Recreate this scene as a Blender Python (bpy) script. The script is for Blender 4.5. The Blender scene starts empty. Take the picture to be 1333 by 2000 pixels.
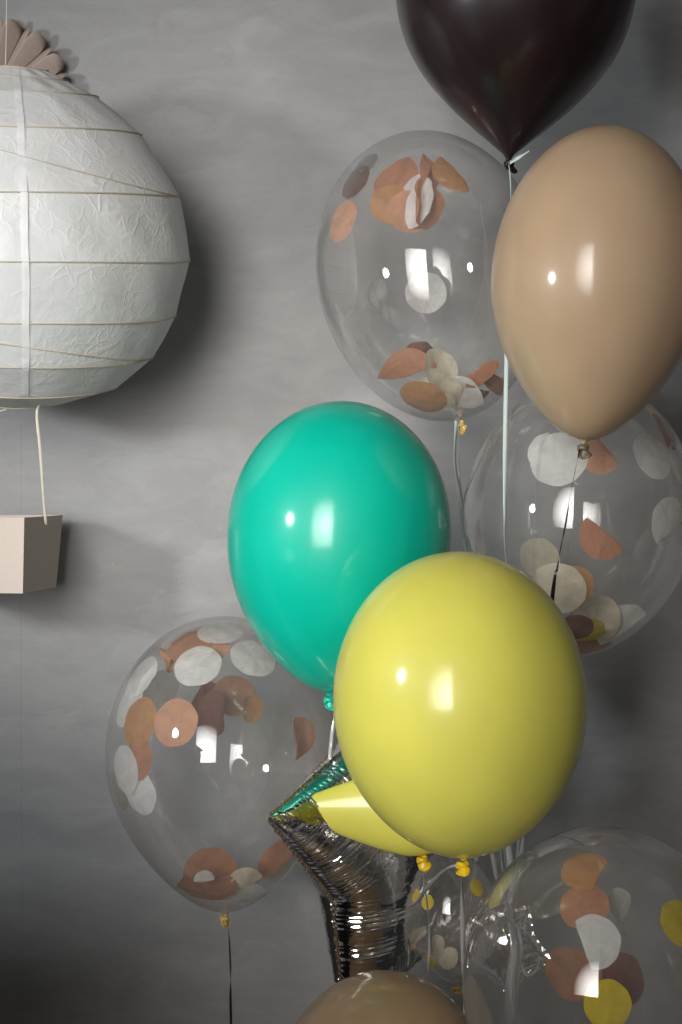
import bpy, bmesh, math, random
import numpy as np
from mathutils import Vector, Matrix
from mathutils.bvhtree import BVHTree

random.seed(7)
R = math.radians
S = bpy.context.scene
COL = S.collection

# ------------------------------------------------------------------ camera
CAM_D = 2.0            # metres from camera to the plane y = 0
FPX = 3125.0           # focal length in pixels of the 1333 x 2000 photograph
cam_d = bpy.data.cameras.new('camera')
cam = bpy.data.objects.new('camera', cam_d)
COL.objects.link(cam)
cam.location = (0, -CAM_D, 0)
cam.rotation_euler = (R(90), 0, 0)
cam_d.sensor_fit = 'VERTICAL'
cam_d.sensor_height = 36
cam_d.sensor_width = 24
cam_d.lens = 36 * FPX / 2000.0
cam_d.clip_start = 0.05
cam_d.clip_end = 50
S.camera = cam

# ------------------------------------------------------------------ light
w = bpy.data.worlds.new('World')
S.world = w
w.use_nodes = True
bg = w.node_tree.nodes['Background']
# dim studio all round: dark, with paler noise patches added for the foil to reflect
wt = w.node_tree
_tc = wt.nodes.new('ShaderNodeTexCoord')
_mp = wt.nodes.new('ShaderNodeMapping')
_mp.inputs['Scale'].default_value = (1.0, 1.0, 0.45)
_mp.inputs['Location'].default_value = (0.7, 0.2, 0.0)
wt.links.new(_tc.outputs['Generated'], _mp.inputs[0])
_nz = wt.nodes.new('ShaderNodeTexNoise')
_nz.inputs['Scale'].default_value = 2.6
_nz.inputs['Detail'].default_value = 2.5
wt.links.new(_mp.outputs[0], _nz.inputs['Vector'])
_rp = wt.nodes.new('ShaderNodeValToRGB')
_rp.color_ramp.elements[0].position = 0.44
_rp.color_ramp.elements[0].color = (0.025, 0.025, 0.027, 1)
_rp.color_ramp.elements[1].position = 0.70
_rp.color_ramp.elements[1].color = (0.30, 0.29, 0.275, 1)
wt.links.new(_nz.outputs['Fac'], _rp.inputs[0])
wt.links.new(_rp.outputs[0], bg.inputs[0])
bg.inputs[1].default_value = 0.56

def area(name, loc, aim, sx, sy, power, color, spread, shape='RECTANGLE'):
    l = bpy.data.lights.new(name, 'AREA')
    l.shape = shape
    l.size = sx
    l.size_y = sy
    l.energy = power
    l.color = color
    l.spread = R(spread)
    o = bpy.data.objects.new(name, l)
    COL.objects.link(o)
    o.location = loc
    o.rotation_euler = (Vector(aim) - Vector(loc)).to_track_quat('-Z', 'Y').to_euler()
    return o

area('window_light', (-0.72, -2.35, 0.37), (-0.04, 0.5, 0.06), 0.90, 1.45, 5.55, (1.0, 0.965, 0.925), 41)
LP, LA = Vector((-1.72, -1.45, 0.36)), Vector((0.05, 0.3, 0.12))
_q = (LA - LP).to_track_quat('-Z', 'Y')
for _i in range(10):        # ring lamp
    _a = 2 * math.pi * _i / 10
    _o = _q @ Vector((math.cos(_a) * 0.080, math.sin(_a) * 0.080, 0))
    area('ring_lamp', LP + _o, LA + _o, 0.105, 0.105, 0.70, (0.90, 0.95, 1.0), 100, 'DISK')

S.view_settings.view_transform = 'Standard'
S.view_settings.look = 'None'
S.view_settings.exposure = 0
S.view_settings.gamma = 1
S.view_settings.use_curve_mapping = False
S.render.engine = 'CYCLES'
S.cycles.max_bounces = 14
S.cycles.transparent_max_bounces = 40
S.cycles.glossy_bounces = 6
S.cycles.transmission_bounces = 8
S.cycles.diffuse_bounces = 4
S.cycles.sample_clamp_indirect = 6

# ------------------------------------------------------------------ helpers
def P(px, py, y):
    d = CAM_D + y
    return Vector(((px - 666.5) / FPX * d, y, (1000.0 - py) / FPX * d))

def px(n, y):
    return n / FPX * (CAM_D + y)

def link(name, me, m=None, parent=None, smooth=True):
    o = bpy.data.objects.new(name, me)
    COL.objects.link(o)
    if m is not None:
        me.materials.append(m)
    if smooth:
        for p in me.polygons:
            p.use_smooth = True
    if parent is not None:
        o.parent = parent
    return o

def mesh(verts, faces):
    me = bpy.data.meshes.new('m')
    me.from_pydata([tuple(v) for v in verts], [], faces)
    me.update()
    return me

def tag(o, label=None, cat=None, group=None, kind=None):
    if label: o['label'] = label
    if cat: o['category'] = cat
    if group: o['group'] = group
    if kind: o['kind'] = kind
    return o

def empty(name, loc):
    o = bpy.data.objects.new(name, None)
    COL.objects.link(o)
    o.location = loc
    o.empty_display_size = 0.05
    return o

def tube_mesh(pts, r, seg=8, closed=False):
    n = len(pts)
    vs, fs = [], []
    up = Vector((0.13, 0.31, 0.94)).normalized()
    rr = r if hasattr(r, '__len__') else [r] * n
    for i in range(n):
        a = pts[(i - 1) % n] if (closed or i > 0) else pts[i]
        b = pts[(i + 1) % n] if (closed or i < n - 1) else pts[i]
        t = (b - a)
        t = t.normalized() if t.length > 1e-9 else Vector((0, 0, 1))
        s = t.cross(up)
        if s.length < 1e-3:
            s = t.cross(Vector((1, 0, 0)))
        s.normalize()
        q = s.cross(t)
        for k in range(seg):
            A = 2 * math.pi * k / seg
            vs.append(pts[i] + (s * math.cos(A) + q * math.sin(A)) * rr[i])
    m = n if closed else n - 1
    for i in range(m):
        j = (i + 1) % n
        for k in range(seg):
            l = (k + 1) % seg
            fs.append((i * seg + k, i * seg + l, j * seg + l, j * seg + k))
    if not closed:
        fs.append(tuple(range(seg))[::-1])
        fs.append(tuple((n - 1) * seg + k for k in range(seg)))
    return mesh(vs, fs)

def smooth_path(pts, n=40):
    """Catmull-Rom through pts."""
    out = []
    P_ = [pts[0]] + list(pts) + [pts[-1]]
    segs = len(pts) - 1
    for s in range(segs):
        p0, p1, p2, p3 = P_[s:s + 4]
        k = max(2, n // segs)
        for i in range(k):
            t = i / k
            out.append(0.5 * ((2 * p1) + (p2 - p0) * t + (2 * p0 - 5 * p1 + 4 * p2 - p3) * t * t
                              + (3 * p1 - p0 - 3 * p2 + p3) * t ** 3))
    out.append(pts[-1].copy())
    return out

# ------------------------------------------------------------------ materials
def new_mat(name):
    m = bpy.data.materials.new(name)
    m.use_nodes = True
    nt = m.node_tree
    nt.nodes.clear()
    out = nt.nodes.new('ShaderNodeOutputMaterial')
    return m, nt, out

def N(nt, t, **kw):
    n = nt.nodes.new(t)
    for k, v in kw.items():
        if k.startswith('_'):
            setattr(n, k[1:], v)
    return n

def setin(n, **kw):
    for k, v in kw.items():
        n.inputs[k.replace('_', ' ')].default_value = v

def noise(nt, scale, detail=4, rough=0.5, dist=0.0, vec=None):
    n = nt.nodes.new('ShaderNodeTexNoise')
    n.inputs['Scale'].default_value = scale
    n.inputs['Detail'].default_value = detail
    n.inputs['Roughness'].default_value = rough
    n.inputs['Distortion'].default_value = dist
    if vec is not None:
        nt.links.new(vec, n.inputs['Vector'])
    return n

def ramp(nt, src, stops):
    r = nt.nodes.new('ShaderNodeValToRGB')
    e = r.color_ramp.elements
    while len(e) < len(stops):
        e.new(0.5)
    for i, (p, c) in enumerate(stops):
        e[i].position = p
        e[i].color = (c, c, c, 1) if not hasattr(c, '__len__') else (*c, 1)
    nt.links.new(src, r.inputs[0])
    return r

def math_n(nt, op, a, b=None, c=None, clamp=False):
    n = nt.nodes.new('ShaderNodeMath')
    n.operation = op
    n.use_clamp = clamp
    for i, v in enumerate((a, b, c)):
        if v is None: continue
        if isinstance(v, (int, float)):
            n.inputs[i].default_value = v
        else:
            nt.links.new(v, n.inputs[i])
    return n.outputs[0]

def latex(name, col, rough=0.22, sss=0.15, coat=0.7):
    m, nt, out = new_mat(name)
    b = N(nt, 'ShaderNodeBsdfPrincipled')
    tc = N(nt, 'ShaderNodeTexCoord')
    nz = noise(nt, 9, 3, 0.5, 0, tc.outputs['Object'])
    rp = ramp(nt, nz.outputs['Fac'], [(0.3, [c * 0.93 for c in col]), (0.7, [min(1, c * 1.05) for c in col])])
    nt.links.new(rp.outputs[0], b.inputs['Base Color'])
    b.inputs['Roughness'].default_value = 0.42
    b.inputs['Subsurface Weight'].default_value = sss
    b.inputs['Subsurface Radius'].default_value = (0.03, 0.03, 0.02)
    b.inputs['Subsurface Scale'].default_value = 0.5
    b.inputs['Specular IOR Level'].default_value = 0.3
    b.inputs['Coat Weight'].default_value = coat
    b.inputs['Coat Roughness'].default_value = rough * 0.55
    b.inputs['Coat IOR'].default_value = 1.45
    n2 = noise(nt, 14, 2, 0.5, 0, tc.outputs['Object'])
    bp = N(nt, 'ShaderNodeBump')
    bp.inputs['Strength'].default_value = 0.05
    bp.inputs['Distance'].default_value = 0.01
    nt.links.new(n2.outputs['Fac'], bp.inputs['Height'])
    nt.links.new(bp.outputs[0], b.inputs['Coat Normal'])
    nt.links.new(b.outputs[0], out.inputs[0])
    return m

def clear_latex(name, tint=(0.93, 0.91, 0.88), haze=0.11, rim=0.50):
    """thin film of milky latex: transparent, a little cloudy, cloudier where seen edge-on, glossy on both sides"""
    m, nt, out = new_mat(name)
    lw = N(nt, 'ShaderNodeLayerWeight')
    lw.inputs['Blend'].default_value = 0.5
    f = lw.outputs['Facing']
    tc = N(nt, 'ShaderNodeTexCoord')
    nz = noise(nt, 7, 3, 0.5, 0.4, tc.outputs['Object'])
    hz = math_n(nt, 'MULTIPLY', math_n(nt, 'POWER', f, 2.6), rim)
    hz = math_n(nt, 'ADD', hz, math_n(nt, 'MULTIPLY', nz.outputs['Fac'], haze * 2))
    hz = math_n(nt, 'MINIMUM', hz, 0.62)
    tr = N(nt, 'ShaderNodeBsdfTransparent')
    tr.inputs[0].default_value = (0.975, 0.97, 0.965, 1)
    df = N(nt, 'ShaderNodeBsdfDiffuse')
    df.inputs[0].default_value = (*tint, 1)
    tl = N(nt, 'ShaderNodeBsdfTranslucent')
    tl.inputs[0].default_value = (*tint, 1)
    mx0 = N(nt, 'ShaderNodeMixShader')
    mx0.inputs[0].default_value = 0.5
    nt.links.new(df.outputs[0], mx0.inputs[1])
    nt.links.new(tl.outputs[0], mx0.inputs[2])
    mx1 = N(nt, 'ShaderNodeMixShader')
    nt.links.new(hz, mx1.inputs[0])
    nt.links.new(tr.outputs[0], mx1.inputs[1])
    nt.links.new(mx0.outputs[0], mx1.inputs[2])
    fr = math_n(nt, 'ADD', math_n(nt, 'MULTIPLY', math_n(nt, 'POWER', f, 2.3), 0.72), 0.065)
    gl = N(nt, 'ShaderNodeBsdfGlossy')
    gl.inputs['Roughness'].default_value = 0.035
    n2 = noise(nt, 11, 2, 0.5, 0, tc.outputs['Object'])
    bp = N(nt, 'ShaderNodeBump')
    bp.inputs['Strength'].default_value = 0.05
    bp.inputs['Distance'].default_value = 0.01
    nt.links.new(n2.outputs['Fac'], bp.inputs['Height'])
    nt.links.new(bp.outputs[0], gl.inputs['Normal'])
    mx2 = N(nt, 'ShaderNodeMixShader')
    nt.links.new(fr, mx2.inputs[0])
    nt.links.new(mx1.outputs[0], mx2.inputs[1])
    nt.links.new(gl.outputs[0], mx2.inputs[2])
    nt.links.new(mx2.outputs[0], out.inputs[0])
    return m

def tissue(name, col, transl=0.4):
    m, nt, out = new_mat(name)
    tc = N(nt, 'ShaderNodeTexCoord')
    nz = noise(nt, 60, 5, 0.6, 1.0, tc.outputs['Object'])
    rp = ramp(nt, nz.outputs['Fac'], [(0.3, [c * 0.86 for c in col]), (0.7, [min(1, c * 1.1) for c in col])])
    df = N(nt, 'ShaderNodeBsdfDiffuse')
    tl = N(nt, 'ShaderNodeBsdfTranslucent')
    nt.links.new(rp.outputs[0], df.inputs[0])
    nt.links.new(rp.outputs[0], tl.inputs[0])
    bp = N(nt, 'ShaderNodeBump')
    bp.inputs['Strength'].default_value = 0.55
    bp.inputs['Distance'].default_value = 0.004
    nt.links.new(nz.outputs['Fac'], bp.inputs['Height'])
    nt.links.new(bp.outputs[0], df.inputs['Normal'])
    mx = N(nt, 'ShaderNodeMixShader')
    mx.inputs[0].default_value = transl
    nt.links.new(df.outputs[0], mx.inputs[1])
    nt.links.new(tl.outputs[0], mx.inputs[2])
    nt.links.new(mx.outputs[0], out.inputs[0])
    return m

def foil(name, col=(0.82, 0.79, 0.76), rough=0.07):
    m, nt, out = new_mat(name)
    b = N(nt, 'ShaderNodeBsdfPrincipled')
    tc = N(nt, 'ShaderNodeTexCoord')
    nz = noise(nt, 35, 4, 0.6, 0.6, tc.outputs['Object'])
    bp = N(nt, 'ShaderNodeBump')
    bp.inputs['Strength'].default_value = 0.12
    bp.inputs['Distance'].default_value = 0.006
    nt.links.new(nz.outputs['Fac'], bp.inputs['Height'])
    nt.links.new(bp.outputs[0], b.inputs['Normal'])
    b.inputs['Base Color'].default_value = (*col, 1)
    b.inputs['Metallic'].default_value = 1
    b.inputs['Roughness'].default_value = rough
    nt.links.new(b.outputs[0], out.inputs[0])
    return m

def simple(name, col, rough=0.5, metal=0.0, bump=0.0, bscale=40, transl=0.0, spec=0.5, var=0.05):
    m, nt, out = new_mat(name)
    b = N(nt, 'ShaderNodeBsdfPrincipled')
    tc = N(nt, 'ShaderNodeTexCoord')
    nz = noise(nt, bscale, 4, 0.55, 0.2, tc.outputs['Object'])
    rp = ramp(nt, nz.outputs['Fac'], [(0.3, [c * (1 - var) for c in col]), (0.7, [min(1, c * (1 + var)) for c in col])])
    nt.links.new(rp.outputs[0], b.inputs['Base Color'])
    b.inputs['Roughness'].default_value = rough
    b.inputs['Metallic'].default_value = metal
    b.inputs['Specular IOR Level'].default_value = spec
    if bump:
        bp = N(nt, 'ShaderNodeBump')
        bp.inputs['Strength'].default_value = bump
        bp.inputs['Distance'].default_value = 0.003
        nt.links.new(nz.outputs['Fac'], bp.inputs['Height'])
        nt.links.new(bp.outputs[0], b.inputs['Normal'])
    last = b.outputs[0]
    if transl:
        tl = N(nt, 'ShaderNodeBsdfTranslucent')
        nt.links.new(rp.outputs[0], tl.inputs[0])
        mx = N(nt, 'ShaderNodeMixShader')
        mx.inputs[0].default_value = transl
        nt.links.new(last, mx.inputs[1])
        nt.links.new(tl.outputs[0], mx.inputs[2])
        last = mx.outputs[0]
    nt.links.new(last, out.inputs[0])
    return m

def wall_mat():
    m, nt, out = new_mat('grey_plaster_paint')
    b = N(nt, 'ShaderNodeBsdfPrincipled')
    tc = N(nt, 'ShaderNodeTexCoord')
    mp = N(nt, 'ShaderNodeMapping')
    mp.inputs['Scale'].default_value = (1.0, 1.0, 2.3)
    nt.links.new(tc.outputs['Object'], mp.inputs[0])
    big = noise(nt, 2.2, 5, 0.55, 0.6, mp.outputs[0])
    mid = noise(nt, 9.0, 6, 0.6, 0.9, mp.outputs[0])
    mp2 = N(nt, 'ShaderNodeMapping')
    mp2.inputs['Scale'].default_value = (3.0, 1.0, 30)
    mp2.inputs['Rotation'].default_value = (0, R(6), 0)
    nt.links.new(tc.outputs['Object'], mp2.inputs[0])
    brush = noise(nt, 3.0, 5, 0.6, 0.5, mp2.outputs[0])
    fine = noise(nt, 190, 5, 0.75, 0, tc.outputs['Object'])
    s = math_n(nt, 'MULTIPLY', big.outputs['Fac'], 0.45)
    s = math_n(nt, 'ADD', s, math_n(nt, 'MULTIPLY', mid.outputs['Fac'], 0.34))
    s = math_n(nt, 'ADD', s, math_n(nt, 'MULTIPLY', brush.outputs['Fac'], 0.08))
    s = math_n(nt, 'ADD', s, math_n(nt, 'MULTIPLY', fine.outputs['Fac'], 0.13))
    rp = ramp(nt, s, [(0.34, (0.262, 0.262, 0.268)), (0.5, (0.325, 0.323, 0.322)), (0.66, (0.395, 0.393, 0.384))])
    # small scratches: thin worm lines
    v = N(nt, 'ShaderNodeTexVoronoi')
    v.inputs['Scale'].default_value = 17
    nt.links.new(tc.outputs['Object'], v.inputs['Vector'])
    chip = math_n(nt, 'LESS_THAN', v.outputs['Distance'], 0.030)
    pick = N(nt, 'ShaderNodeSeparateColor')
    nt.links.new(v.outputs['Color'], pick.inputs[0])
    chip = math_n(nt, 'MULTIPLY', chip, math_n(nt, 'GREATER_THAN', pick.outputs[0], 0.90))
    mx = N(nt, 'ShaderNodeMix', _data_type='RGBA')
    nt.links.new(chip, mx.inputs[0])
    nt.links.new(rp.outputs[0], mx.inputs[6])
    mx.inputs[7].default_value = (0.55, 0.50, 0.43, 1)
    # a hairline crack running down at the left and broad trowel laps
    sp = N(nt, 'ShaderNodeSeparateXYZ')
    nt.links.new(tc.outputs['Object'], sp.inputs[0])
    cn = noise(nt, 5, 4, 0.6, 0, tc.outputs['Object'])
    xw = math_n(nt, 'ADD', sp.outputs[0], math_n(nt, 'MULTIPLY', cn.outputs['Fac'], 0.012))
    ln = math_n(nt, 'LESS_THAN', math_n(nt, 'ABSOLUTE', math_n(nt, 'ADD', xw, 0.4936)), 0.0011)
    ln = math_n(nt, 'MULTIPLY', ln, math_n(nt, 'LESS_THAN', sp.outputs[2], 0.14))
    mpl = N(nt, 'ShaderNodeMapping')
    mpl.inputs['Scale'].default_value = (1.0, 1.0, 1.9)
    mpl.inputs['Rotation'].default_value = (0, R(-7), 0)
    nt.links.new(tc.outputs['Object'], mpl.inputs[0])
    lp_ = N(nt, 'ShaderNodeTexVoronoi', _feature='F1')
    lp_.inputs['Scale'].default_value = 3.2
    nd = N(nt, 'ShaderNodeMix', _data_type='RGBA', _blend_type='LINEAR_LIGHT')
    nd.inputs[0].default_value = 0.16
    nt.links.new(mpl.outputs[0], nd.inputs[6])
    nt.links.new(mid.outputs['Color'], nd.inputs[7])
    nt.links.new(nd.outputs[2], lp_.inputs['Vector'])
    sc = N(nt, 'ShaderNodeSeparateColor')
    nt.links.new(lp_.outputs['Color'], sc.inputs[0])
    lap = math_n(nt, 'ADD', 0.965, math_n(nt, 'MULTIPLY', sc.outputs[1], 0.07))
    lap = math_n(nt, 'MULTIPLY', lap, math_n(nt, 'SUBTRACT', 1.0, math_n(nt, 'MULTIPLY', ln, 0.08)))
    ml = N(nt, 'ShaderNodeVectorMath', _operation='SCALE')
    nt.links.new(mx.outputs[2], ml.inputs[0])
    nt.links.new(lap, ml.inputs['Scale'])
    nt.links.new(ml.outputs[0], b.inputs['Base Color'])
    b.inputs['Roughness'].default_value = 0.55
    b.inputs['Specular IOR Level'].default_value = 0.35
    bp = N(nt, 'ShaderNodeBump')
    bp.inputs['Strength'].default_value = 0.25
    bp.inputs['Distance'].default_value = 0.004
    nt.links.new(s, bp.inputs['Height'])
    nt.links.new(bp.outputs[0], b.inputs['Normal'])
    nt.links.new(b.outputs[0], out.inputs[0])
    return m

def rice_paper():
    m, nt, out = new_mat('crumpled_rice_paper')
    tc = N(nt, 'ShaderNodeTexCoord')
    wn = noise(nt, 9, 3, 0.55, 0.0, tc.outputs['Object'])
    add = N(nt, 'ShaderNodeMix', _data_type='RGBA', _blend_type='LINEAR_LIGHT')
    add.inputs[0].default_value = 0.045
    nt.links.new(tc.outputs['Object'], add.inputs[6])
    nt.links.new(wn.outputs['Color'], add.inputs[7])
    def creases(scale, width):
        v = N(nt, 'ShaderNodeTexVoronoi', _feature='DISTANCE_TO_EDGE')
        v.inputs['Scale'].default_value = scale
        nt.links.new(add.outputs[2], v.inputs['Vector'])
        return math_n(nt, 'SUBTRACT', 1.0, math_n(nt, 'DIVIDE', v.outputs['Distance'], width), clamp=True)
    c1 = creases(19, 0.06)
    c2 = creases(48, 0.12)
    msk = noise(nt, 8, 3, 0.6, 0.3, tc.outputs['Object'])
    mk = ramp(nt, msk.outputs['Fac'], [(0.50, 0), (0.64, 1)])
    msk2 = noise(nt, 13, 3, 0.6, 0.3, tc.outputs['Object'])
    msk2.inputs['Vector'].default_value = (0, 0, 0)
    mk2 = ramp(nt, msk2.outputs['Fac'], [(0.45, 0), (0.58, 1)])
    cr = math_n(nt, 'MULTIPLY', c1, mk.outputs[0])
    cr = math_n(nt, 'MAXIMUM', cr, math_n(nt, 'MULTIPLY', math_n(nt, 'MULTIPLY', c2, mk2.outputs[0]), 0.6))
    nz = noise(nt, 26, 5, 0.6, 1.2, tc.outputs['Object'])
    col = ramp(nt, math_n(nt, 'ADD', math_n(nt, 'MULTIPLY', cr, 0.26), math_n(nt, 'MULTIPLY', nz.outputs['Fac'], 0.6)),
               [(0.2, (0.80, 0.81, 0.80)), (0.75, (0.92, 0.92, 0.91))])
    hgt = math_n(nt, 'ADD', math_n(nt, 'MULTIPLY', cr, 0.6), math_n(nt, 'MULTIPLY', nz.outputs['Fac'], 1.6))
    bp = N(nt, 'ShaderNodeBump')
    bp.inputs['Strength'].default_value = 0.26
    bp.inputs['Distance'].default_value = 0.004
    nt.links.new(hgt, bp.inputs['Height'])
    df = N(nt, 'ShaderNodeBsdfDiffuse')
    tl = N(nt, 'ShaderNodeBsdfTranslucent')
    nt.links.new(col.outputs[0], df.inputs[0])
    nt.links.new(col.outputs[0], tl.inputs[0])
    nt.links.new(bp.outputs[0], df.inputs['Normal'])
    mx = N(nt, 'ShaderNodeMixShader')
    mx.inputs[0].default_value = 0.22
    nt.links.new(df.outputs[0], mx.inputs[1])
    nt.links.new(tl.outputs[0], mx.inputs[2])
    gl = N(nt, 'ShaderNodeBsdfGlossy')
    gl.inputs['Roughness'].default_value = 0.42
    nt.links.new(bp.outputs[0], gl.inputs['Normal'])
    mx2 = N(nt, 'ShaderNodeMixShader')
    mx2.inputs[0].default_value = 0.035
    nt.links.new(mx.outputs[0], mx2.inputs[1])
    nt.links.new(gl.outputs[0], mx2.inputs[2])
    nt.links.new(mx2.outputs[0], out.inputs[0])
    return m

def ribbon_mat(name, col, metal=0.0, rough=0.2, transl=0.3):
    m, nt, out = new_mat(name)
    b = N(nt, 'ShaderNodeBsdfPrincipled')
    b.inputs['Base Color'].default_value = (*col, 1)
    b.inputs['Metallic'].default_value = metal
    b.inputs['Roughness'].default_value = rough
    tl = N(nt, 'ShaderNodeBsdfTranslucent')
    tl.inputs[0].default_value = (*col, 1)
    mx = N(nt, 'ShaderNodeMixShader')
    mx.inputs[0].default_value = transl
    nt.links.new(b.outputs[0], mx.inputs[1])
    nt.links.new(tl.outputs[0], mx.inputs[2])
    nt.links.new(mx.outputs[0], out.inputs[0])
    return m

M_WALL = wall_mat()
M_GREEN = latex('green_latex', (0.0, 0.49, 0.345))
M_YELLOW = latex('yellow_latex', (0.735, 0.69, 0.12), sss=0.3)
M_YKNOT = latex('yellow_knot_latex', (0.85, 0.55, 0.01), sss=0.05)
M_TAN = latex('tan_latex', (0.50, 0.35, 0.22))
M_MOCHA = latex('mocha_latex', (0.36, 0.245, 0.145))
M_BLACK = latex('dark_brown_latex', (0.016, 0.007, 0.008), sss=0, coat=0.75, rough=0.35)
M_CLEAR = clear_latex('clear_latex')
M_CKNOT = latex('amber_knot_latex', (0.70, 0.50, 0.16), sss=0.1)
M_GKNOT = latex('grey_knot_latex', (0.16, 0.13, 0.08), sss=0, rough=0.3)
M_COPPER = tissue('copper_tissue', (0.50, 0.235, 0.13), 0.35)
M_PEACH = tissue('peach_tissue', (0.66, 0.36, 0.225), 0.35)
M_MAROON = tissue('brown_tissue', (0.25, 0.10, 0.07), 0.3)
M_WHITE = tissue('white_tissue', (0.82, 0.81, 0.78), 0.4)
M_CREAM = tissue('cream_tissue', (0.80, 0.74, 0.58), 0.4)
M_YEL = tissue('yellow_tissue', (0.80, 0.62, 0.02), 0.4)
M_OCHRE = tissue('ochre_tissue', (0.58, 0.31, 0.13), 0.4)
M_FOIL = foil('silver_foil', (0.93, 0.91, 0.89), 0.06)
M_PAPER = rice_paper()
M_WIRE = simple('bamboo_wire', (0.50, 0.43, 0.32), 0.6)
M_SEAM = simple('doubled_paper', (0.86, 0.86, 0.86), 0.7, bump=0.5, bscale=50, transl=0.15)
M_CARD = simple('blush_card', (0.63, 0.535, 0.475), 0.75, bump=0.03, bscale=200, var=0.02, spec=0.2)
M_CARD2 = simple('taupe_card', (0.46, 0.37, 0.32), 0.8, bump=0.05, bscale=150, var=0.03, spec=0.2)
M_CORD = simple('cream_ribbon', (0.80, 0.74, 0.60), 0.6, bump=0.3, bscale=120)
M_RWHITE = ribbon_mat('white_curling_ribbon', (0.80, 0.82, 0.82))
M_RMINT = ribbon_mat('mint_curling_ribbon', (0.76, 0.87, 0.83))
M_RSILVER = ribbon_mat('silver_curling_ribbon', (0.86, 0.86, 0.87), 0.45, 0.25, 0.15)
M_RGREY = ribbon_mat('smoky_curling_ribbon', (0.66, 0.65, 0.66), 0.4, 0.25, 0.1)
M_RDARK = ribbon_mat('dark_metallic_ribbon', (0.10, 0.09, 0.12), 0.9, 0.18, 0.0)

# ------------------------------------------------------------------ wall
WALL_Y = 0.50
me = mesh([(-4, WALL_Y, -2.6), (4, WALL_Y, -2.6), (4, WALL_Y, 2.6), (-4, WALL_Y, 2.6)], [(0, 1, 2, 3)])
o = link('wall', me, M_WALL, smooth=False)
tag(o, 'mottled grey painted plaster wall behind the balloons', 'wall')

# unseen dark cabinet added off the left edge to shade the wall foot
def light_blocker():
    root = empty('light_blocker', (-0.862, -0.60, -1.50))
    tag(root, 'unseen dark wooden light blocker added to the left of the balloons, outside the picture', 'light_blocker')
    md_ = simple('dark_stained_wood', (0.035, 0.024, 0.018), 0.5, bump=0.2, bscale=12, var=0.2)
    def bx(name, lo, hi, par=root):
        bm = bmesh.new()
        bmesh.ops.create_cube(bm, size=1)
        for v in bm.verts:
            v.co = Vector([lo[i] + (v.co[i] + 0.5) * (hi[i] - lo[i]) for i in range(3)])
        bmesh.ops.bevel(bm, geom=bm.edges[:], offset=0.004, segments=2, affect='EDGES')
        me = bpy.data.meshes.new('m'); bm.to_mesh(me); bm.free()
        return link(name, me, md_, par, smooth=False)
    bx('carcass', (-0.85, -0.18, 0.15), (0.42, 0.18, 1.295))
    bx('top', (-0.88, -0.20, 1.298), (0.45, 0.20, 1.325))
    for sx in (-0.81, 0.33):
        for sy in (-0.15, 0.10):
            bx('leg', (sx, sy, 0), (sx + 0.05, sy + 0.05, 0.148))
    for i in (-1, 0, 1):
        d = bx('door', (-0.40 + 0.405 * i, -0.202, 0.18), (-0.005 + 0.405 * i, -0.183, 1.26))
        bx('handle', (-0.05 + 0.405 * i, -0.222, 0.65), (-0.035 + 0.405 * i, -0.2045, 0.80), d)
light_blocker()

# ------------------------------------------------------------------ paper rosette on the wall
def rosette():
    c = P(-22, 196, WALL_Y - 0.03)
    rad = px(163, WALL_Y)
    n = 17
    vs, fs = [], []
    for i in range(2 * n):
        a0 = math.pi * i / n + 0.05
        # unequal facets: the one turned to the light is wide, its neighbour narrow
        wide = (i % 2 == 0)
        da = math.pi / n
        off = 0.13 * da
        A0 = a0 - (off if wide else -off)
        A1 = a0 + da + (off if wide else -off)
        y0, y1 = (0.016, -0.012) if wide else (-0.012, 0.016)
        r0 = rad * 0.10
        rl = rad * (0.86 if wide else 0.88)
        base = len(vs)
        def pt(t, rr):
            a = A0 + (A1 - A0) * t
            dep = (y0 + (y1 - y0) * t) * (rr / rad)
            bulge = -0.003 * math.sin(math.pi * t) * rr / rad
            return c + Vector((math.cos(a) * rr, dep + bulge, math.sin(a) * rr))
        nt_, nr = 10, 10
        for j in range(nr + 1):
            for k in range(nt_ + 1):
                t = k / nt_
                tip = rl + rad * (0.14 if wide else 0.10) * math.sqrt(max(0, 1 - (2 * t - 1) ** 2))
                vs.append(pt(t, r0 + (tip - r0) * j / nr))
        for j in range(nr):
            for k in range(nt_):
                a = base + j * (nt_ + 1) + k
                fs.append((a, a + 1, a + nt_ + 2, a + nt_ + 1))
    o = link('paper_rosette', mesh(vs, fs), M_CARD2)
    md = o.modifiers.new('thick', 'SOLIDIFY')
    md.thickness = 0.0006
    tag(o, 'taupe scalloped paper fan rosette on the wall above the paper lantern', 'paper rosette')
rosette()

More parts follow.
